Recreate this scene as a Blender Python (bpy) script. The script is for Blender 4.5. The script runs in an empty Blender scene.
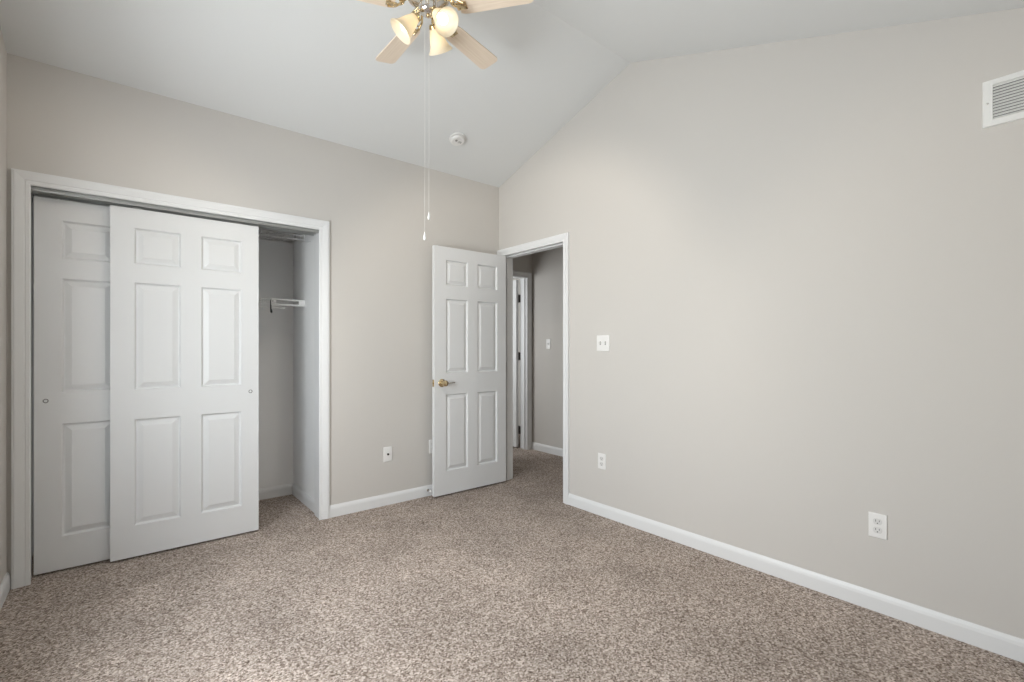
import bpy, bmesh, math, random
from mathutils import Vector, Matrix
random.seed(4)
PI = math.pi
scn = bpy.context.scene
COL = scn.collection

# ------------------------------------------------------------------ camera, sky, big lights, exposure
cam_d = bpy.data.cameras.new('camera'); cam = bpy.data.objects.new('camera', cam_d); COL.objects.link(cam)
cam.location = (-2.6861, -3.4482, 1.2055)
cam.rotation_euler = (PI/2, 0, -0.6895)
cam_d.sensor_width = 36.0
cam_d.lens = 475.2943/1024*36
cam_d.shift_y = (348.7077-341)/1024
cam_d.clip_start = 0.02
scn.camera = cam

scn.view_settings.view_transform = 'Standard'
scn.view_settings.look = 'None'
scn.view_settings.exposure = 0.07
scn.view_settings.gamma = 1.0
scn.view_settings.use_curve_mapping = False

world = bpy.data.worlds.new('sky'); scn.world = world; world.use_nodes = True
wn = world.node_tree.nodes; wl = world.node_tree.links
sky = wn.new('ShaderNodeTexSky'); sky.sky_type = 'NISHITA'; sky.sun_disc = False
sky.sun_elevation = math.radians(35); sky.sun_rotation = math.radians(20)
wl.new(sky.outputs[0], wn['Background'].inputs[0]); wn['Background'].inputs[1].default_value = 0.25

def area_light(name, loc, rot, sx, sy, power, color):
    d = bpy.data.lights.new(name, 'AREA'); d.shape = 'RECTANGLE'; d.size = sx; d.size_y = sy
    d.energy = power; d.color = color
    o = bpy.data.objects.new(name, d); o.location = loc; o.rotation_euler = rot; COL.objects.link(o); return o
# daylight standing outside the window in the left wall, beside the camera, shining into the room
WYC = -1.70                          # centre of the window along the left wall
area_light('window_daylight', (-3.38, WYC, 1.42), (PI/2, 0, -PI/2), 1.6, 1.6, 106, (0.93, 0.975, 1.0))
# daylight of the room beyond the hall
area_light('far_room_daylight', (-0.42, 1.75, 1.5), (PI/2, 0, -PI/2), 0.9, 1.2, 22, (0.95, 0.98, 1.0))
# unseen fill light added inside the closed hall to brighten it
area_light('hall_fill', (0.63, -2.9, 0.8), (PI/2, 0, 0), 0.8, 1.2, 5, (1.0, 0.95, 0.88))
BULB_STRENGTH = 4.0
LAMP_WATTS = 20.0

# ------------------------------------------------------------------ materials
def lin(r, g, b):
    f = lambda c: (c/255/12.92) if c/255 <= .04045 else ((c/255+.055)/1.055)**2.4
    return (f(r), f(g), f(b), 1)

def material(name, color, rough=.5, metal=0.0, spec=.5, bump=None, mottle=None):
    m = bpy.data.materials.new(name); m.use_nodes = True
    nt = m.node_tree; b = nt.nodes['Principled BSDF']
    b.inputs['Base Color'].default_value = color
    b.inputs['Roughness'].default_value = rough
    b.inputs['Metallic'].default_value = metal
    b.inputs['Specular IOR Level'].default_value = spec
    tc = nt.nodes.new('ShaderNodeTexCoord')
    if mottle:
        sc, amt = mottle
        n = nt.nodes.new('ShaderNodeTexNoise'); n.inputs['Scale'].default_value = sc; n.inputs['Detail'].default_value = 3
        nt.links.new(tc.outputs['Object'], n.inputs['Vector'])
        mx = nt.nodes.new('ShaderNodeMix'); mx.data_type = 'RGBA'
        mx.inputs['A'].default_value = tuple(c*(1-amt) for c in color[:3])+(1,)
        mx.inputs['B'].default_value = tuple(min(1, c*(1+amt)) for c in color[:3])+(1,)
        nt.links.new(n.outputs['Fac'], mx.inputs['Factor']); nt.links.new(mx.outputs['Result'], b.inputs['Base Color'])
    if bump:
        sc, st, dist = bump
        n = nt.nodes.new('ShaderNodeTexNoise'); n.inputs['Scale'].default_value = sc; n.inputs['Detail'].default_value = 2
        nt.links.new(tc.outputs['Object'], n.inputs['Vector'])
        bp = nt.nodes.new('ShaderNodeBump'); bp.inputs['Strength'].default_value = st; bp.inputs['Distance'].default_value = dist
        nt.links.new(n.outputs['Fac'], bp.inputs['Height']); nt.links.new(bp.outputs['Normal'], b.inputs['Normal'])
    return m

WALL = material('greige wall paint', (.61, .585, .552, 1), .75, spec=.2, bump=(180, .08, .002), mottle=(1.5, .01))
CEIL = material('flat white ceiling paint', (.75, .76, .755, 1), .85, spec=.15, bump=(140, .1, .002))
CLOSET = material('white closet paint', (.88, .88, .875, 1), .8, spec=.2)
TRIM = material('white semigloss trim paint', (.78, .785, .785, 1), .38, spec=.45)
DOOR = material('white moulded door paint', (.74, .745, .745, 1), .42, spec=.4, bump=(90, .04, .001))
PLASTIC = material('white plastic', (.82, .81, .79, 1), .35)
SLOT = material('dark slot plastic', (.05, .05, .05, 1), .6)
GREY = material('shaded slot in white plastic', (.30, .29, .28, 1), .6)
ALU = material('satin aluminium track', (.55, .56, .55, 1), .35, metal=.8)
STEEL = material('brushed nickel', (.62, .60, .56, 1), .25, metal=1)
BRASS = material('polished brass', (.70, .56, .34, 1), .10, metal=1)
CHAIN = material('pale metal chain', (.75, .74, .71, 1), .5, metal=.2)
PULL = material('dull dark nickel', (.20, .195, .185, 1), .5, metal=.6)
RECEPT = material('receptacle plastic', (.70, .69, .67, 1), .4)
CHROME = material('polished silver metal', (.80, .78, .76, 1), .15, metal=1)
BRONZE = material('dark bronze hinge', (.06, .05, .045, 1), .4, metal=.8)
WIRE = material('white vinyl coated wire', (.80, .80, .79, 1), .4)
HOOK = material('dark grey plastic hook', (.05, .05, .05, 1), .5)
VENT = material('white enamel vent', (.80, .80, .78, 1), .4)
DUCT = material('dark duct interior', (.16, .16, .155, 1), .8)
HALLCEIL = material('dimmed hall ceiling', (.50, .48, .45, 1), .85, spec=.1)  # darker than the other ceilings: the hall's dimness is put into the colour

def blade_material():
    m = material('bleached oak fan blade', (.70, .60, .50, 1), .45, spec=.35)
    nt = m.node_tree; b = nt.nodes['Principled BSDF']
    tc = nt.nodes.new('ShaderNodeTexCoord'); mp = nt.nodes.new('ShaderNodeMapping'); mp.inputs['Scale'].default_value = (3, 60, 60)
    n = nt.nodes.new('ShaderNodeTexNoise'); n.inputs['Scale'].default_value = 2.0; n.inputs['Detail'].default_value = 4
    rp = nt.nodes.new('ShaderNodeValToRGB')
    rp.color_ramp.elements[0].position = .3; rp.color_ramp.elements[0].color = (.76, .63, .50, 1)
    rp.color_ramp.elements[1].position = .7; rp.color_ramp.elements[1].color = (.85, .73, .60, 1)
    nt.links.new(tc.outputs['Object'], mp.inputs[0]); nt.links.new(mp.outputs[0], n.inputs['Vector'])
    nt.links.new(n.outputs['Fac'], rp.inputs[0]); nt.links.new(rp.outputs[0], b.inputs['Base Color'])
    return m
BLADE = blade_material()

def carpet_material():
    m = bpy.data.materials.new('speckled beige carpet'); m.use_nodes = True
    nt = m.node_tree; N = nt.nodes; L = nt.links; b = N['Principled BSDF']
    b.inputs['Roughness'].default_value = .95; b.inputs['Specular IOR Level'].default_value = .05
    tc = N.new('ShaderNodeTexCoord')
    def noise(scale, detail, rough=.6):
        n = N.new('ShaderNodeTexNoise'); n.inputs['Scale'].default_value = scale
        n.inputs['Detail'].default_value = detail; n.inputs['Roughness'].default_value = rough
        L.new(tc.outputs['Object'], n.inputs['Vector']); return n
    n0 = noise(60, 3, .7)              # clumps
    vo = N.new('ShaderNodeTexVoronoi'); vo.inputs['Scale'].default_value = 165; vo.inputs['Randomness'].default_value = 1
    L.new(tc.outputs['Object'], vo.inputs['Vector'])      # one cell per tuft
    sep = N.new('ShaderNodeSeparateColor'); L.new(vo.outputs['Color'], sep.inputs[0])
    n1 = N.new('ShaderNodeMix'); n1.data_type = 'FLOAT'; n1.inputs['Factor'].default_value = .5
    L.new(n0.outputs['Fac'], n1.inputs['A']); L.new(sep.outputs[0], n1.inputs['B'])
    rp = N.new('ShaderNodeValToRGB'); e = rp.color_ramp.elements
    e[0].position = .18; e[0].color = (.10, .07, .052, 1)
    e[1].position = .78; e[1].color = (.72, .635, .575, 1)
    k = e.new(.36); k.color = (.275, .22, .186, 1)
    k = e.new(.55); k.color = (.44, .37, .322, 1)
    L.new(n1.outputs[0], rp.inputs[0])
    n2 = noise(2.2, 4, .6)             # pile lying different ways
    m2 = N.new('ShaderNodeMapRange'); m2.inputs['From Min'].default_value = .3; m2.inputs['From Max'].default_value = .7
    m2.inputs['To Min'].default_value = .82; m2.inputs['To Max'].default_value = 1.16
    L.new(n2.outputs['Fac'], m2.inputs['Value'])
    mul = N.new('ShaderNodeVectorMath'); mul.operation = 'SCALE'
    L.new(rp.outputs[0], mul.inputs[0]); L.new(m2.outputs[0], mul.inputs['Scale'])
    L.new(mul.outputs[0], b.inputs['Base Color'])
    bp = N.new('ShaderNodeBump'); bp.inputs['Strength'].default_value = .7; bp.inputs['Distance'].default_value = .006
    L.new(n1.outputs[0], bp.inputs['Height']); L.new(bp.outputs['Normal'], b.inputs['Normal'])
    return m
CARPET = carpet_material()

def shade_material():
    m = bpy.data.materials.new('frosted cream glass'); m.use_nodes = True
    nt = m.node_tree; N = nt.nodes; L = nt.links
    out = N['Material Output']; b = N['Principled BSDF']
    b.inputs['Base Color'].default_value = (.93, .88, .76, 1); b.inputs['Roughness'].default_value = .3
    t = N.new('ShaderNodeBsdfTranslucent'); t.inputs['Color'].default_value = (1.0, .91, .74, 1)
    mx = N.new('ShaderNodeMixShader'); mx.inputs[0].default_value = .45
    L.new(b.outputs[0], mx.inputs[1]); L.new(t.outputs[0], mx.inputs[2]); L.new(mx.outputs[0], out.inputs['Surface'])
    return m
SHADE = shade_material()

def emission(name, color, strength):
    m = bpy.data.materials.new(name); m.use_nodes = True
    nt = m.node_tree; nt.nodes.remove(nt.nodes['Principled BSDF'])
    e = nt.nodes.new('ShaderNodeEmission'); e.inputs['Color'].default_value = color; e.inputs['Strength'].default_value = strength
    nt.links.new(e.outputs[0], nt.nodes['Material Output'].inputs['Surface']); return m
BULB = emission('lit bulb', (1.0, .87, .69, 1), BULB_STRENGTH)

def glass_material():
    m = bpy.data.materials.new('window glass'); m.use_nodes = True
    nt = m.node_tree; N = nt.nodes; L = nt.links; nt.nodes.remove(N['Principled BSDF'])
    t = N.new('ShaderNodeBsdfTransparent'); g = N.new('ShaderNodeBsdfGlossy'); g.inputs['Roughness'].default_value = .02
    mx = N.new('ShaderNodeMixShader'); mx.inputs[0].default_value = .06
    L.new(t.outputs[0], mx.inputs[1]); L.new(g.outputs[0], mx.inputs[2]); L.new(mx.outputs[0], N['Material Output'].inputs['Surface'])
    return m
GLASS = glass_material()

# ------------------------------------------------------------------ helpers
def obj(name, bm, mat, parent=None, smooth=False):
    me = bpy.data.meshes.new(name)
    bmesh.ops.recalc_face_normals(bm, faces=bm.faces[:])
    bm.to_mesh(me); bm.free()
    me.materials.append(mat)
    if smooth:
        for p in me.polygons: p.use_smooth = True
        try: me.set_sharp_from_angle(angle=math.radians(38))
        except Exception: pass
    o = bpy.data.objects.new(name, me); COL.objects.link(o)
    if parent: o.parent = parent
    return o

def thing(name, label, cat, loc=(0, 0, 0), rot=(0, 0, 0), group=None):
    o = bpy.data.objects.new(name, None); COL.objects.link(o); o.empty_display_size = .05
    o.location = loc; o.rotation_euler = rot
    tag(o, label, cat, group); return o

def tag(o, label, cat, group=None):
    o['label'] = label; o['category'] = cat
    if group: o['group'] = group
    return o

def struct(o, label=None):
    o['kind'] = 'structure'
    if label: o['label'] = label
    return o

def box(bm, x0, x1, y0, y1, z0, z1, bev=0, seg=2):
    t = bmesh.new()
    v = [t.verts.new((x, y, z)) for x in (x0, x1) for y in (y0, y1) for z in (z0, z1)]
    for f in ((0, 1, 3, 2), (4, 6, 7, 5), (0, 4, 5, 1), (2, 3, 7, 6), (0, 2, 6, 4), (1, 5, 7, 3)):
        t.faces.new([v[i] for i in f])
    if bev: bmesh.ops.bevel(t, geom=t.edges[:], offset=bev, segments=seg, profile=.5, affect='EDGES')
    merge(bm, t); return bm

def merge(bm, t, mat=None):
    if mat is not None: bmesh.ops.transform(t, matrix=mat, verts=t.verts[:])
    me = bpy.data.meshes.new('tmp'); t.to_mesh(me); t.free(); bm.from_mesh(me); bpy.data.meshes.remove(me)

def B(*a, **k): return box(bmesh.new(), *a, **k)

def prism(bm, axis, a0, a1, pts):
    """polygon in the two other axes (order kept), extruded along axis"""
    def P(a, p): q = list(p); q.insert(axis, a); return q
    A = [bm.verts.new(P(a0, p)) for p in pts]; C = [bm.verts.new(P(a1, p)) for p in pts]
    bm.faces.new(A); bm.faces.new(C[::-1])
    n = len(pts)
    for i in range(n): bm.faces.new((A[i], C[i], C[(i+1) % n], A[(i+1) % n]))
    return bm

def lathe(bm, prof, seg=24, mat=None):
    """prof: list of (radius, z)"""
    t = bmesh.new(); rings = []
    for r, z in prof:
        if r < 1e-6: rings.append([t.verts.new((0, 0, z))])
        else: rings.append([t.verts.new((r*math.cos(2*PI*i/seg), r*math.sin(2*PI*i/seg), z)) for i in range(seg)])
    for a, b in zip(rings, rings[1:]):
        for i in range(seg):
            j = (i+1) % seg
            if len(a) == 1 and len(b) == 1: continue
            if len(a) == 1: t.faces.new((a[0], b[i], b[j]))
            elif len(b) == 1: t.faces.new((a[i], b[0], a[j]))
            else: t.faces.new((a[i], b[i], b[j], a[j]))
    merge(bm, t, mat); return bm

def tube(bm, pts, r, seg=8):
    pts = [Vector(p) for p in pts]; rs = r if isinstance(r, (list, tuple)) else [r]*len(pts)
    t = bmesh.new(); rings = []; up = None
    for i, p in enumerate(pts):
        d = (pts[min(i+1, len(pts)-1)]-pts[max(i-1, 0)]).normalized()
        if up is None: up = Vector((0, 0, 1)) if abs(d.z) < .9 else Vector((1, 0, 0))
        a = d.cross(up).normalized(); b = a.cross(d).normalized(); up = b
        rings.append([t.verts.new(p+rs[i]*(a*math.cos(2*PI*k/seg)+b*math.sin(2*PI*k/seg))) for k in range(seg)])
    for A, C in zip(rings, rings[1:]):
        for k in range(seg): t.faces.new((A[k], A[(k+1) % seg], C[(k+1) % seg], C[k]))
    t.faces.new(rings[0]); t.faces.new(rings[-1][::-1])
    merge(bm, t); return bm

def axis_matrix(loc, direction):
    return Matrix.Translation(loc) @ Vector(direction).to_track_quat('Z', 'Y').to_matrix().to_4x4()

CASING = [(0, 0), (0, .009), (.004, .0115), (.018, .0125), (.021, .0105), (.025, .0135), (.040, .0165), (.053, .019), (.060, .019), (.062, .0165), (.068, .0165), (.068, 0)]
def casing(name, a0, a1, top, to3d, width=.068, label=None):
    """door casing swept round an opening; to3d(a, z, t) gives the point for wall coordinate a, height z and thickness t"""
    bm = bmesh.new(); s = width/.068
    nodes = [(a0, 0, -1, 0), (a0, top, -1, 1), (a1, top, 1, 1), (a1, 0, 1, 0)]
    R = [[bm.verts.new(to3d(a+u*s*da, z+u*s*dz, t)) for u, t in CASING] for a, z, da, dz in nodes]
    n = len(CASING)
    for A, C in zip(R, R[1:]):
        for i in range(n): bm.faces.new((A[i], A[(i+1) % n], C[(i+1) % n], C[i]))
    bm.faces.new(R[0]); bm.faces.new(R[-1][::-1])
    return struct(obj(name, bm, TRIM), label)

BASE = [(0, 0), (.013, 0), (.013, .060), (.0115, .067), (.010, .073), (.0065, .080), (.004, .0856), (0, .0856)]
def baseboard(name, p0, p1, nrm, label=None, parent=None):
    bm = bmesh.new(); p0 = Vector(p0); p1 = Vector(p1); nrm = Vector(nrm)
    A = [bm.verts.new(p0+nrm*t+Vector((0, 0, z))) for t, z in BASE]; C = [bm.verts.new(p1+nrm*t+Vector((0, 0, z))) for t, z in BASE]
    n = len(BASE)
    for i in range(n): bm.faces.new((A[i], A[(i+1) % n], C[(i+1) % n], C[i]))
    bm.faces.new(A); bm.faces.new(C[::-1])
    return struct(obj(name, bm, TRIM), label)

# ------------------------------------------------------------------ the room shell
RX0, RYF = -3.1244, -3.60           # left wall, wall behind the camera
YR, ZR, ZB = -1.4611, 3.1561, 2.6873
S1 = (ZR-ZB)/-YR; S2 = .348
zc = lambda y: ZR-(y-YR)*S1 if y > YR else ZR-(YR-y)*S2
T = .12

struct(obj('floor', B(-3.4, 3.2, -3.8, 3.2, -.10, 0), CARPET), 'beige and brown speckled carpet covering the whole floor')

bm = bmesh.new()
prism(bm, 0, RX0-T, T, [(T, zc(T)), (YR, ZR), (RYF-T, zc(RYF-T)), (RYF-T, zc(RYF-T)+.12), (YR, ZR+.12), (T, zc(T)+.12)])
struct(obj('ceiling', bm, CEIL), 'white vaulted ceiling rising to a ridge')

# wall with the closet
OX0, OX1, OZ = -3.059, -1.588, 2.060
bm = bmesh.new()
box(bm, RX0-T, OX0, 0, T, 0, zc(0)+.05); box(bm, OX1, .0, 0, T, 0, zc(0)+.05); box(bm, OX0, OX1, 0, T, OZ, zc(0)+.05)
struct(obj('wall_back', bm, WALL), 'greige wall holding the closet')

# gabled wall with the bedroom door
DY0, DY1, DZ = -.835, -.038, 2.062
def gable(y0, y1, z0):
    pts = [(y0, z0), (y1, z0), (y1, zc(y1)+.05)]
    if y0 < YR < y1: pts.append((YR, ZR+.05))
    return pts+[(y0, zc(y0)+.05)]
bm = bmesh.new()
prism(bm, 0, 0, T, gable(DY1, T, 0)); prism(bm, 0, 0, T, gable(DY0, DY1, DZ)); prism(bm, 0, 0, T, gable(RYF-T, DY0, 0))
struct(obj('wall_right', bm, WALL), 'long greige gable wall with the bedroom doorway')
WY0, WY1, WZ0, WZ1 = WYC-.75, WYC+.75, .65, 2.15
bm = bmesh.new()
prism(bm, 0, RX0-T, RX0, gable(RYF-T, WY0, 0)); prism(bm, 0, RX0-T, RX0, gable(WY1, 0, 0))
prism(bm, 0, RX0-T, RX0, gable(WY0, WY1, WZ1)); box(bm, RX0-T, RX0, WY0, WY1, 0, WZ0)
struct(obj('wall_left', bm, WALL), 'greige window wall at the left edge beside the closet')
struct(obj('wall_front', B(RX0, 0, RYF-T, RYF, 0, zc(RYF)+.03), WALL), 'greige wall behind the camera')

# the window beside the camera
w = struct(thing('window_1', 'white double window in the left wall', 'window', (RX0-.06, WY1, WZ0), (0, 0, -PI/2)))
del w['category']
W, H = WY1-WY0, WZ1-WZ0
bm = bmesh.new()
box(bm, 0, .05, -.05, .05, 0, H); box(bm, W-.05, W, -.05, .05, 0, H); box(bm, .05, W-.05, -.05, .05, 0, .05); box(bm, .05, W-.05, -.05, .05, H-.05, H)
box(bm, W/2-.03, W/2+.03, -.04, .04, .05, H-.05)
obj('window_frame', bm, TRIM, w)
for x0, x1 in ((.05, W/2-.03), (W/2+.03, W-.05)):
    s = obj('sash', B(x0, x1, -.02, .02, H/2-.02, H/2+.02), TRIM, w)
    obj('pane', B(x0, x1, -.003, .003, .05, H-.05), GLASS, s)
obj('window_sill', B(-.06, W+.06, .04, .11, -.03, 0, bev=.004), TRIM, w)
casing('trim_8', WY0, WY1, WZ1, lambda a, z, t: (RX0+t, a, max(z, WZ0)), label='white casing around the window in the left wall')

# closet shell
CX0, CX1, CY, CZ = -3.08, -1.574, .76, 2.44
struct(obj('wall_closet_back', B(CX0-.1, CX1+.1, CY, CY+.1, 0, CZ), CLOSET), 'white back wall of the closet')
struct(obj('wall_closet_right', B(CX1, CX1+.1, T, CY, 0, CZ), CLOSET), 'white side wall inside the closet opening')
struct(obj('wall_closet_left', B(CX0-.1, CX0, T, CY, 0, CZ), CLOSET), 'white left side wall of the closet')
struct(obj('ceiling_closet', B(CX0-.1, CX1+.1, T, CY+.1, CZ, CZ+.1), CLOSET), 'white closet ceiling')

# jambs
J0, J1, JH = -3.047, -1.600, 2.047
bm = bmesh.new(); box(bm, OX0, J0, -.001, T+.001, 0, JH); box(bm, J1, OX1, -.001, T+.001, 0, JH); box(bm, OX0, OX1, -.001, T+.001, JH, OZ)
struct(obj('trim_1', bm, TRIM), 'white jamb lining the closet opening')
casing('trim_2', -3.039, -1.606, 2.042, lambda a, z, t: (a, -t, z), label='white moulded casing around the closet opening')
HJ0, HJ1, HJZ = -.823, -.050, 2.050
bm = bmesh.new()
box(bm, -.001, T+.001, DY0, HJ0, 0, HJZ); box(bm, -.001, T+.001, HJ1, DY1, 0, HJZ); box(bm, -.001, T+.001, DY0, DY1, HJZ, DZ)
box(bm, .045, .080, HJ0, HJ0+.011, 0, HJZ-.011); box(bm, .045, .080, HJ1-.011, HJ1, 0, HJZ-.011); box(bm, .045, .080, HJ0, HJ1, HJZ-.011, HJZ)
struct(obj('trim_3', bm, TRIM), 'white jamb and stop lining the bedroom doorway')
casing('trim_4', -.829, -.046, 2.046, lambda a, z, t: (-t, a, z), width=.060, label='white moulded casing around the bedroom doorway')
# the same trim on the hall side
casing('trim_5', -.829, -.046, 2.046, lambda a, z, t: (T+t, a, z), width=.060, label='white casing on the hall side of the bedroom doorway')

baseboard('baseboard_back', (-1.538, 0, 0), (0, 0, 0), (0, -1, 0), 'white baseboard right of the closet')
baseboard('baseboard_right', (0, RYF, 0), (0, -.889, 0), (-1, 0, 0), 'white baseboard along the long right wall')
baseboard('baseboard_left', (RX0, RYF, 0), (RX0, 0, 0), (1, 0, 0), 'white baseboard along the left wall')
baseboard('baseboard_front', (RX0, RYF, 0), (0, RYF, 0), (0, 1, 0), 'white baseboard behind the camera')
baseboard('baseboard_closet_back', (CX0, CY, 0), (CX1, CY, 0), (0, -1, 0), 'white baseboard along the closet back wall')
baseboard('baseboard_closet_right', (CX1, T, 0), (CX1, CY, 0), (-1, 0, 0), 'white baseboard along the closet side wall')

# hall beyond the door
HX, HY, HC, HZ = 1.14, .82, .27, 2.44
EX0, EX1 = .30, 1.062                    # door opening in the end wall
struct(obj('wall_hall_right', B(HX, HX+T, HC, HY, 0, HZ), WALL), 'greige hall wall seen through the doorway')
struct(obj('wall_hall_corner', B(HX+T, 2.6, HC, HC+T, 0, HZ), WALL), 'greige hall wall turning away past the corner')
struct(obj('wall_hall_far', B(2.6, 2.6+T, -3.1, HC+T, 0, HZ), WALL), 'greige wall closing the far side of the hall')
struct(obj('wall_hall_front', B(T, 2.6+T, -3.1-T, -3.1, 0, HZ), WALL), 'greige wall closing the hall behind')
struct(obj('wall_hall_left', B(0, T, T, HY, 0, HZ), WALL), 'greige hall wall behind the closet wall')
bm = bmesh.new(); box(bm, -.6, EX0-.012, HY, HY+T, 0, HZ); box(bm, EX1+.012, 2.6, HY, HY+T, 0, HZ); box(bm, EX0-.012, EX1+.012, HY, HY+T, 2.062, HZ)
struct(obj('wall_hall_end', bm, WALL), 'greige wall at the end of the hall')
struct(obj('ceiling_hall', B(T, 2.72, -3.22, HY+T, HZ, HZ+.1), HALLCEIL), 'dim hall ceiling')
bm = bmesh.new(); box(bm, EX0-.012, EX0, HY-.001, HY+T+.001, 0, 2.05); box(bm, EX1, EX1+.012, HY-.001, HY+T+.001, 0, 2.05); box(bm, EX0-.012, EX1+.012, HY-.001, HY+T+.001, 2.05, 2.062)
box(bm, EX1-.011, EX1, HY+.03, HY+.065, 0, 2.05); box(bm, EX0, EX0+.011, HY+.03, HY+.065, 0, 2.05)
struct(obj('trim_6', bm, TRIM), 'white jamb of the doorway at the hall end')
casing('trim_7', EX0-.005, EX1+.005, 2.055, lambda a, z, t: (a, HY-t, z), width=.060, label='white casing around the doorway at the hall end')
baseboard('baseboard_hall_right', (HX, HC-.013, 0), (HX, HY, 0), (-1, 0, 0), 'white baseboard on the hall wall')
baseboard('baseboard_hall_corner', (HX-.013, HC, 0), (2.6, HC, 0), (0, -1, 0), 'white baseboard past the hall corner')
# room beyond the hall
bm = bmesh.new(); box(bm, -.6, 2.0, 2.6, 2.7, 0, HZ); struct(obj('wall_far_room_back', bm, WALL), 'greige back wall of the room beyond the hall')
struct(obj('wall_far_room_right', B(1.9, 2.0, HY+T, 2.6, 0, HZ), WALL), 'greige side wall of the room beyond the hall')
struct(obj('wall_far_room_left', B(-.7, -.6, HY, 2.7, 0, HZ), WALL), 'greige left wall of the room beyond the hall')
struct(obj('ceiling_far_room', B(-.7, 2.0, HY+T, 2.7, HZ, HZ+.1), CEIL), 'white ceiling of the room beyond the hall')

# ------------------------------------------------------------------ six-panel doors
RINGS = [(0, 0), (.003, .007), (.008, .0145), (.013, .0145), (.040, .003)]
def panel_door(w, h, th, cols, rows):
    bm = bmesh.new()
    xs = sorted({0, w, *[c for p in cols for c in p]}); zs = sorted({0, h, *[c for p in rows for c in p]})
    for side in (0, 1):
        Y = (lambda d: d) if side == 0 else (lambda d: th-d)
        for x0, x1 in zip(xs, xs[1:]):
            for z0, z1 in zip(zs, zs[1:]):
                if (x0, x1) in cols and (z0, z1) in rows:
                    rs = [[bm.verts.new(p) for p in ((x0+i, Y(d), z0+i), (x1-i, Y(d), z0+i), (x1-i, Y(d), z1-i), (x0+i, Y(d), z1-i))] for i, d in RINGS]
                    for a, b in zip(rs, rs[1:]):
                        for k in range(4): bm.faces.new((a[k], a[(k+1) % 4], b[(k+1) % 4], b[k]))
                    bm.faces.new(rs[-1])
                else:
                    bm.faces.new([bm.verts.new(p) for p in ((x0, Y(0), z0), (x1, Y(0), z0), (x1, Y(0), z1), (x0, Y(0), z1))])
    for i in range(len(zs)-1):
        for x in (0, w): bm.faces.new([bm.verts.new(p) for p in ((x, 0, zs[i]), (x, th, zs[i]), (x, th, zs[i+1]), (x, 0, zs[i+1]))])
    for i in range(len(xs)-1):
        for z in (0, h): bm.faces.new([bm.verts.new(p) for p in ((xs[i], 0, z), (xs[i+1], 0, z), (xs[i+1], th, z), (xs[i], th, z))])
    bmesh.ops.remove_doubles(bm, verts=bm.verts[:], dist=1e-5)
    return bm

CW, CH = .748, 1.998
ccols = [(.107, .325), (.430, .648)]
crows = [(.178, .788), (.958, 1.574), (1.682, 1.887)]
def closet_door(name, label, x, y, pull_x):
    t = struct(thing(name, label, 'door', (x, y, .012)))
    obj('door_panel', panel_door(CW, CH, .035, ccols, crows), DOOR, t)
    bm = bmesh.new()
    m = axis_matrix((pull_x, 0, .915), (0, -1, 0))
    lathe(bm, [(.0105, -.004), (.0115, .0015), (.0095, .0028), (.0080, .0015), (.0065, -.0030), (0, -.0035)], 20, m)
    obj('finger_pull', bm, PULL, t, smooth=True)
    for hx in (.12, CW-.12):
        bm = bmesh.new(); box(bm, hx-.02, hx+.02, .012, .024, CH-.02, CH+.012); obj('hanger_bracket', bm, ALU, t)
    return t
closet_door('door_3', 'front white six-panel sliding closet door overlapping the other', -2.729, .035, .700)
closet_door('door_4', 'rear white sliding closet door half hidden at the left', -3.037, .085, .045)

# twin track above the closet doors
t = thing('closet_track', 'satin metal sliding track under the closet head jamb', 'track', (J0, 0, JH))
tw = J1-J0
bm = bmesh.new()
for y in (.018, .072, .124): box(bm, .001, tw-.001, y-.0015, y+.0015, -.024, -.002)
box(bm, .001, tw-.001, .0165, .1255, -.0035, -.0005)
tube(bm, [(.001, .014, -.021), (tw-.001, .014, -.021)], .0045, 8)
obj('rail', bm, ALU, t)

# bedroom door, swung open against the closet wall
BW, BH = .735, 2.025
d = thing('door_1', 'white six-panel bedroom door standing open', 'door', (-.738, -.107, .014)); struct(d)
obj('door_panel', panel_door(BW, BH, .035, [(.108, .324), (.423, .637)], [(.190, .818), (.992, 1.600), (1.712, 1.918)]), DOOR, d)
def lever(parent, y, s):
    bm = bmesh.new()
    lathe(bm, [(.033, 0), (.033, .004), (.028, .009), (.016, .011), (.012, .020), (.012, .034), (.020, .040), (.0255, .052), (.024, .063), (.014, .069), (0, .070)], 24, axis_matrix((.068, y, .913), (0, s, 0)))
    k = obj('door_knob', bm, BRASS, parent, smooth=True)
    return k
lever(d, 0, -1); lever(d, .035, 1)
bm = bmesh.new(); tube(bm, [(.086, -.048, .913), (.105, -.052, .914), (.135, -.050, .915), (.163, -.046, .915)], [.0065, .006, .005, .0055], 10)
obj('lever', bm, STEEL, d, smooth=True)
bm = bmesh.new(); box(bm, -.0015, .001, .005, .030, .885, .942); box(bm, -.010, 0, .012, .022, .905, .921, bev=.003)
obj('latch', bm, BRASS, d)
for z in (.20, 1.02, 1.80):
    bm = bmesh.new(); tube(bm, [(BW+.004, .036, z-.045), (BW+.004, .036, z+.045)], .0055, 10); box(bm, BW, BW+.003, .002, .036, z-.044, z+.044)
    obj('hinge', bm, STEEL, d, smooth=True)

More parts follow.
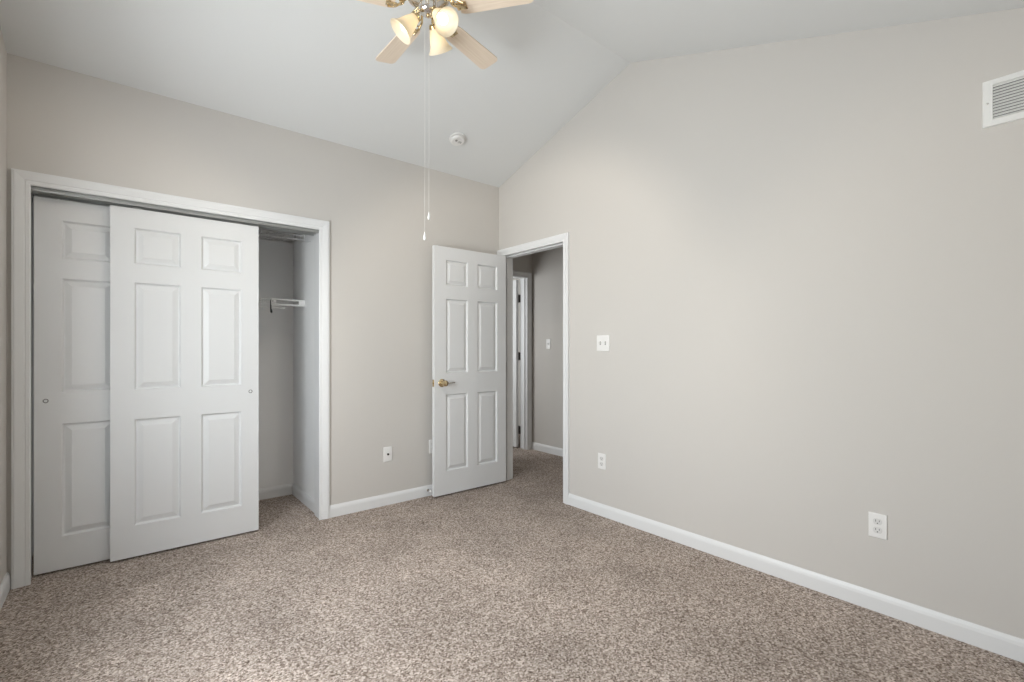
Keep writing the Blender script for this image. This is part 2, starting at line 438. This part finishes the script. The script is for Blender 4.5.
# the other room's door beyond the hall, hinged at the right jamb
d2 = thing('door_2', 'white door standing open beyond the hall, on dark hinges', 'door', (EX1-.050, HY+T+.018, .014), (0, 0, 0)); struct(d2)
bm = panel_door(.745, 2.025, .035, [(.108, .324), (.423, .637)], [(.190, .818), (.992, 1.600), (1.712, 1.918)])
bmesh.ops.transform(bm, matrix=Matrix.Rotation(PI/2, 4, 'Z') @ Matrix.Translation((0, -.035, 0)), verts=bm.verts[:])
obj('door_panel', bm, DOOR, d2)
for z in (.205, 1.10, 1.80):
    bm = bmesh.new(); tube(bm, [(.042, -.006, z-.048), (.042, -.006, z+.048)], .0075, 10); box(bm, .036, .0495, -.020, .004, z-.046, z+.046)
    obj('hinge', bm, BRONZE, d2, smooth=True)

# door stop on the baseboard behind the bedroom door
s = thing('door_stop', 'small white spring door stop on the baseboard behind the open door', 'door stop', (-.745, -.0125, .050), (PI/2, 0, 0))
bm = bmesh.new(); lathe(bm, [(0, 0), (.011, 0), (.011, .003), (.006, .005), (.0045, .006), (.0045, .040), (0, .041)], 14)
obj('stem', bm, STEEL, s, smooth=True)
bm = bmesh.new(); lathe(bm, [(0, .036), (.0085, .036), (.0095, .043), (.009, .052), (.006, .056), (0, .0565)], 14)
obj('rubber_tip', bm, PLASTIC, s, smooth=True)

# ------------------------------------------------------------------ outlets, switches
def plate(w, h):
    bm = bmesh.new(); pts = [(-w/2, 0), (w/2, 0)]
    t = bmesh.new(); box(t, -w/2, w/2, -h/2, h/2, 0, .006)
    es = [e for e in t.edges if all(v.co.z > .005 for v in e.verts)]
    bmesh.ops.bevel(t, geom=es, offset=.004, segments=3, profile=.6, affect='EDGES')
    merge(bm, t); return bm
ROT_RIGHT = (PI/2, 0, -PI/2)          # plates on a wall that faces -x
ROT_BACK = (PI/2, 0, 0)               # plates on a wall that faces -y
def screw(parent, x, y, z=.006):
    bm = bmesh.new(); lathe(bm, [(0, z-.001), (.0032, z-.001), (.0032, z+.0006), (.0015, z+.0012), (0, z+.0012)], 12); 
    obj('screw', bm, PLASTIC, parent, smooth=True)
def outlet(label, loc, rot):
    t = thing('wall_outlet', label, 'outlet', loc, rot, 'duplex wall outlets')
    obj('cover_plate', plate(.070, .112), PLASTIC, t, smooth=True)
    for s in (-1, 1):
        bm = bmesh.new(); cy = s*.0195
        pts = []
        for i in range(28):
            a = 2*PI*i/28; x = .0172*math.cos(a); y = .0172*math.sin(a); y = max(-.0138, min(.0138, y)); pts.append((x, cy+y))
        prism(bm, 2, .004, .0078, pts)
        r = obj('receptacle', bm, RECEPT, t)
        bm = bmesh.new(); box(bm, -.0078, -.0056, cy-.001, cy+.0085, .0072, .0082); box(bm, .0056, .0078, cy, cy+.0075, .0072, .0082)
        u = bmesh.new(); lathe(u, [(0, .0072), (.0026, .0072), (.0026, .0082), (0, .0082)], 12); merge(bm, u, Matrix.Translation((0, cy-.0075, 0)))
        obj('slot', bm, SLOT, r)
    screw(t, 0, 0); return t
outlet('white duplex outlet low on the right wall, nearest the right edge of the photo', (0, -2.833, .393), ROT_RIGHT)
outlet('white wall outlet low on the right wall under the double switch', (0, -1.214, .393), ROT_RIGHT)
outlet('white outlet on the closet wall, mostly hidden behind the open door', (-.692, 0, .400), ROT_BACK)

t = thing('cable_jack', 'white wall plate with one dark cable socket, between closet and open door', 'cable jack', (-1.089, 0, .390), ROT_BACK)
obj('cover_plate', plate(.070, .113), PLASTIC, t, smooth=True)
bm = bmesh.new(); lathe(bm, [(.0085, .005), (.0085, .008), (.0055, .008), (.0055, .015), (.0042, .015), (.0042, .008), (0, .008)], 16); obj('socket', bm, BRONZE, t, smooth=True)
for y in (-.042, .042):
    bm = bmesh.new(); lathe(bm, [(0, .005), (.003, .005), (.003, .0066), (0, .0072)], 12); o = obj('screw', bm, PLASTIC, t, smooth=True); o.location = (0, y, 0)

def light_switch(label, loc, rot, gangs, group=None):
    t = thing('light_switch', label, 'light switch', loc, rot, group)
    w = .070+.046*(gangs-1)
    obj('cover_plate', plate(w, .114), PLASTIC, t, smooth=True)
    for g in range(gangs):
        x = (g-(gangs-1)/2)*.046
        bm = bmesh.new(); box(bm, x-.0055, x+.0055, -.0125, .0125, .005, .0066); s = obj('switch_slot', bm, GREY, t)
        k = bmesh.new(); box(k, -.004, .004, -.005, .005, 0, .014, bev=.0012)
        bm = bmesh.new(); merge(bm, k, Matrix.Translation((x, 0, .004)) @ Matrix.Rotation(math.radians(-28), 4, 'X'))
        obj('toggle', bm, PLASTIC, t)
        for y in (-.030, .030):
            bm = bmesh.new(); lathe(bm, [(0, .005), (.003, .005), (.003, .0066), (0, .0072)], 12); o = obj('screw', bm, PLASTIC, t, smooth=True); o.location = (x, y, 0)
    return t
light_switch('white double toggle switch on the right wall beside the doorway', (0, -1.225, 1.246), ROT_RIGHT, 2)
light_switch('white single switch on the hall wall seen through the doorway', (HX, .528, 1.260), ROT_RIGHT, 1)

# ------------------------------------------------------------------ return air grille
VY0, VY1, VZ0, VZ1 = -3.176, -3.560, 2.091, 2.279
t = thing('air_vent', 'white slatted air vent high on the right wall', 'vent', (0, VY0, (VZ0+VZ1)/2), ROT_RIGHT)
vw, vh = VY0-VY1, VZ1-VZ0
bx, bz = .030, .024
bm = bmesh.new()
def frame_piece(pts):
    prism(bm, 2, 0, .009, pts)
h2 = vh/2
rings = [[(0, -h2), (vw, -h2), (vw, h2), (0, h2)], [(bx, -h2+bz), (vw-bx, -h2+bz), (vw-bx, h2-bz), (bx, h2-bz)]]
o_lo = [bm.verts.new((x, y, 0)) for x, y in rings[0]]; o_hi = [bm.verts.new((x+(.003 if x == 0 else -.003), y+(.003 if y < 0 else -.003), .008)) for x, y in rings[0]]
i_hi = [bm.verts.new((x, y, .010)) for x, y in rings[1]]; i_lo = [bm.verts.new((x, y, 0)) for x, y in rings[1]]
for a, b in ((o_lo, o_hi), (o_hi, i_hi), (i_hi, i_lo), (i_lo, o_lo)):
    for k in range(4): bm.faces.new((a[k], a[(k+1) % 4], b[(k+1) % 4], b[k]))
obj('frame', bm, VENT, t)
obj('backing', B(bx, vw-bx, -h2+bz, h2-bz, .0005, .0015), DUCT, t)
ns = 12; ih = vh-2*bz
for i in range(ns):
    yc = -h2+bz+ih*(i+.5)/ns
    k = bmesh.new(); box(k, bx, vw-bx, -.0066, .0066, -.0006, .0006)
    bm = bmesh.new(); merge(bm, k, Matrix.Translation((0, yc, .0062)) @ Matrix.Rotation(math.radians(-36), 4, 'X'))
    obj('slat', bm, VENT, t)
for x in (.015, vw-.015):
    bm = bmesh.new(); lathe(bm, [(0, .008), (.0038, .008), (.0038, .0102), (0, .0112)], 12); o = obj('screw', bm, STEEL, t, smooth=True); o.location = (x, 0, 0)

# ------------------------------------------------------------------ smoke detector on the sloped ceiling
sx, sy = -.705, -.387
t = thing('smoke_detector', 'round white smoke detector on the sloped ceiling', 'smoke detector', (sx, sy, zc(sy)), (PI-math.atan(S1)*-1, 0, 0))
t.rotation_euler = Vector((0, -S1, -1)).to_track_quat('Z', 'Y').to_euler()
bm = bmesh.new(); lathe(bm, [(0, 0), (.060, 0), (.060, .007), (.057, .010), (0, .010)], 40); obj('base', bm, PLASTIC, t, smooth=True)
bm = bmesh.new(); lathe(bm, [(.046, .010), (.046, .014), (.054, .015), (.0545, .024), (.050, .031), (.040, .034), (.036, .0325), (0, .0325)], 40); obj('cover', bm, PLASTIC, t, smooth=True)
bm = bmesh.new(); lathe(bm, [(0, .0325), (.009, .0325), (.009, .035), (0, .036)], 20); o = obj('test_button', bm, GREY, t, smooth=True); o.location = (-.016, .006, 0)
bm = bmesh.new()
for a in range(4): box(bm, .006+a*.007, .010+a*.007, -.012, .010, .0320, .0332)
obj('sounder_slots', bm, GREY, t)

# ------------------------------------------------------------------ ceiling fan
FX, FY = -1.562, -1.461
fan = thing('ceiling_fan', 'white and brass ceiling fan with three lit lamps and two pull chains', 'ceiling fan', (FX, FY, 2.80))
bm = bmesh.new(); lathe(bm, [(0, .330), (.070, .330), (.072, .300), (.060, .262), (.030, .245), (0, .244)], 32); obj('canopy', bm, BRASS, fan, smooth=True)
bm = bmesh.new(); lathe(bm, [(0, .25), (.011, .25), (.011, .14), (0, .14)], 16); obj('downrod', bm, BRASS, fan, smooth=True)
bm = bmesh.new(); lathe(bm, [(0, .165), (.030, .165), (.060, .155), (.098, .140), (.108, .120), (.108, .078), (.098, .062), (.070, .052), (0, .050)], 40); obj('motor_housing', bm, CHROME, fan, smooth=True)
bm = bmesh.new(); lathe(bm, [(.109, .104), (.1115, .100), (.109, .096), (.105, .096), (.105, .104)], 40); obj('trim_band', bm, BRASS, fan, smooth=True)
bm = bmesh.new(); lathe(bm, [(0, .052), (.040, .052), (.044, .040), (.044, .006), (.040, -.004), (.030, -.012), (.012, -.016), (0, -.017)], 32); obj('switch_housing', bm, CHROME, fan, smooth=True)
bm = bmesh.new(); lathe(bm, [(0, -.014), (.008, -.016), (.010, -.022), (.005, -.028), (0, -.030)], 16); obj('finial', bm, BRASS, fan, smooth=True)

def blade_mesh():
    bm = bmesh.new(); top = []; bot = []
    outline = []
    n = 8; L0, L1 = .155, .505
    wd = lambda u: .048+.010*u
    outline += [(L0, -.040), (L0+.02, -.047)]
    for i in range(1, n): u = i/n; outline.append((L0+(L1-L0-.03)*u, -wd(u)))
    for i in range(5): a = -PI/2+PI/2*i/4; outline.append((L1-.026+.026*math.cos(a), -.058+.024+.024*math.sin(a)))
    for i in range(5): a = PI/2*i/4; outline.append((L1-.026+.026*math.cos(a), .058-.024+.024*math.sin(a)))
    for i in range(n-1, 0, -1): u = i/n; outline.append((L0+(L1-L0-.03)*u, wd(u)))
    outline += [(L0+.02, .047), (L0, .040)]
    prism(bm, 2, -.003, .003, outline)
    bmesh.ops.transform(bm, matrix=Matrix.Rotation(math.radians(-11), 4, 'X'), verts=bm.verts[:])
    return bm
def iron_mesh():
    bm = bmesh.new()
    for s in (-1, 1):
        tube(bm, [(.070, s*.012, .056), (.100, s*.020, .050), (.125, s*.034, .030), (.150, s*.030, .008), (.185, s*.018, -.007)], [.006, .006, .0055, .006, .005], 10)
        pts = [(.128+.018*math.cos(a), s*(.018+.014*math.sin(a)), .022-.006*math.cos(a)) for a in [i*1.6*PI/14 for i in range(15)]]
        tube(bm, pts, .0035, 8)
    k = bmesh.new(); box(k, .145, .195, -.020, .020, -.0085, -.0035, bev=.002)
    merge(bm, k, Matrix.Rotation(math.radians(-11), 4, 'X'))
    for x, y in ((.158, .012), (.158, -.012), (.186, 0)):
        u = bmesh.new(); lathe(u, [(0, -.0115), (.003, -.011), (.004, -.0085), (0, -.008)], 10); merge(bm, u, Matrix.Rotation(math.radians(-11), 4, 'X') @ Matrix.Translation((x, y, 0)))
    return bm
b0 = obj('blade', blade_mesh(), BLADE, fan); i0 = obj('blade_iron', iron_mesh(), BRASS, b0, smooth=True)
for k in range(5):
    ang = PI/2-math.radians(.9+72*k)
    if k == 0: b = b0
    else:
        b = b0.copy(); COL.objects.link(b); b.parent = fan
        ir = i0.copy(); COL.objects.link(ir); ir.parent = b
    b.rotation_euler = (0, 0, ang)

# three bell lamps on curved arms
def lamp_dir(a_cam, tilt):
    a = .6895+math.radians(a_cam)
    return Vector((math.sin(a)*math.sin(tilt), math.cos(a)*math.sin(tilt), -math.cos(tilt))), Vector((math.sin(a), math.cos(a), 0))
BELL = [(.024, 0), (.026, .006), (.029, .020), (.036, .040), (.042, .062), (.048, .085), (.056, .104), (.067, .118), (.0685, .121),
        (.0655, .1205), (.053, .1045), (.045, .085), (.039, .062), (.033, .040), (.026, .020), (.022, .006), (.020, .002)]
BELL = [(r*.9, z*.88) for r, z in BELL]
for a_cam, tilt in ((18, 45), (131, 45), (257, 42)):
    dv, hv = lamp_dir(a_cam, math.radians(tilt))
    p0 = Vector((0, 0, -.002))+hv*.036; p3 = Vector((0, 0, -.023))+hv*.046+dv*.008
    bm = bmesh.new(); tube(bm, [p0, p0+hv*.010+Vector((0, 0, .004)), p3-dv*.008, p3], .007, 10)
    arm = obj('lamp_arm', bm, BRASS, fan, smooth=True)
    m = axis_matrix(p3, dv)
    bm = bmesh.new(); lathe(bm, [(0, -.004), (.016, -.004), (.024, .002), (.025, .014), (.022, .016), (0, .016)], 24, m); obj('lamp_socket', bm, BRASS, arm, smooth=True)
    m2 = axis_matrix(p3+dv*.008, dv)
    bm = bmesh.new(); lathe(bm, BELL, 36, m2); obj('lamp_shade', bm, SHADE, arm, smooth=True)
    bm = bmesh.new(); lathe(bm, [(0, .012), (.011, .014), (.012, .028), (.018, .044), (.0235, .060), (.024, .070), (.020, .082), (.011, .089), (0, .091)], 20, m2); obj('bulb', bm, BULB, arm, smooth=True)
    sd = bpy.data.lights.new('lamp_light', 'SPOT'); sd.energy = LAMP_WATTS; sd.color = (1.0, .90, .77)
    sd.spot_size = math.radians(112); sd.spot_blend = .5; sd.shadow_soft_size = .03
    so = bpy.data.objects.new('lamp_light', sd); COL.objects.link(so); so.parent = arm
    so.location = p3+dv*.108; so.rotation_euler = dv.to_track_quat('-Z', 'Y').to_euler()

def pull_chain(dx, dy, z_end):
    bm = bmesh.new(); zt = 2.80
    tube(bm, [(dx, dy, -.004), (dx, dy, z_end+.035)], .0007, 6)
    n = int((zt-0)/.02)
    c = obj('pull_chain', bm, CHAIN, fan)
    bm = bmesh.new(); lathe(bm, [(0, .036), (.0025, .035), (.0035, .028), (.0062, .016), (.0066, .008), (.004, .001), (0, 0)], 14)
    k = obj('pull_knob', bm, PLASTIC, c, smooth=True); k.location = (dx, dy, z_end)
pull_chain(-.020, -.004, 1.715-2.80)
pull_chain(.008, .006, 1.818-2.80)

# ------------------------------------------------------------------ closet wire shelves
def wire_shelf(label, z, x0, x1, y0, y1, lip):
    t = thing('wire_shelf', label, 'shelf', (0, 0, z), group='closet wire shelves')
    bm = bmesh.new(); n = int((x1-x0)/.026)
    for i in range(n+1):
        x = x0+(x1-x0)*i/n
        tube(bm, [(x, y1, 0), (x, y0, 0), (x, y0-.001, -lip)], .0018, 5)
    o = obj('wire_deck', bm, WIRE, t); o['kind'] = 'stuff'
    for y, zz in ((y1-.004, -.004), ((y0+y1)/2, -.004)):
        bm = bmesh.new(); tube(bm, [(x0, y, zz), (x1, y, zz)], .0032, 8); obj('cross_rod', bm, WIRE, t, smooth=True)
    for zz in (0, -lip):
        bm = bmesh.new(); tube(bm, [(x0, y0-.003, zz), (x1, y0-.003, zz)], .0036, 8); obj('front_rail', bm, WIRE, t, smooth=True)
    return t
s = wire_shelf('white wire shelf at the top of the closet', 2.085, CX0+.004, CX1-.006, .45, CY-.002, .032)
bm = bmesh.new(); box(bm, CX1-.010, CX1-.0005, .435, .520, -.045, .008, bev=.003); obj('end_bracket', bm, WIRE, s)
bm = bmesh.new(); tube(bm, [(CX1-.006, .460, -.035), (CX1-.006, .300, -.075)], .004, 8); obj('end_brace', bm, WIRE, s, smooth=True)
s = wire_shelf('lower white wire shelf with a front bracket and hanging rod', 1.583, CX0+.004, -1.815, .47, CY-.002, .030)
bm = bmesh.new()
bx0, bx1, by, bz0, bz1 = -1.815, CX1-.0005, .44, -.050, 0
box(bm, bx0, bx0+.034, by-.004, by+.004, bz0, bz1, bev=.002); box(bm, bx1-.046, bx1, by-.004, by+.004, bz0, bz1, bev=.002)
tube(bm, [(bx0+.02, by, bz1-.006), (bx1-.02, by, bz1-.006)], .0065, 8); tube(bm, [(bx0+.02, by, bz0+.006), (bx1-.02, by, bz0+.006)], .0065, 8)
tube(bm, [(bx0+.01, by, bz1-.02), (bx0+.01, .475, -.015)], .004, 8)
br = obj('end_bracket', bm, WIRE, s)
bm = bmesh.new(); lathe(bm, [(0, 0), (.004, 0), (.004, .0012), (0, .002)], 12, axis_matrix((bx0+.011, by-.004, -.020), (0, -1, 0))); obj('screw', bm, HOOK, br)
bm = bmesh.new(); tube(bm, [(CX0+.004, .46, -.068), (-1.722, .46, -.068)], .0055, 10)
lathe(bm, [(0, 0), (.0075, 0), (.0075, .014), (.005, .018), (0, .019)], 12, axis_matrix((-1.732, .46, -.068), (1, 0, 0)))
obj('hanging_rod', bm, WIRE, s, smooth=True)
bm = bmesh.new(); tube(bm, [(-1.813, .455, -.010), (-1.815, .450, -.050), (-1.815, .447, -.085), (-1.812, .452, -.102), (-1.806, .463, -.106), (-1.803, .470, -.095), (-1.806, .472, -.078)], [.003, .0045, .005, .0055, .005, .0045, .003], 10)
obj('rod_hook', bm, HOOK, s, smooth=True)
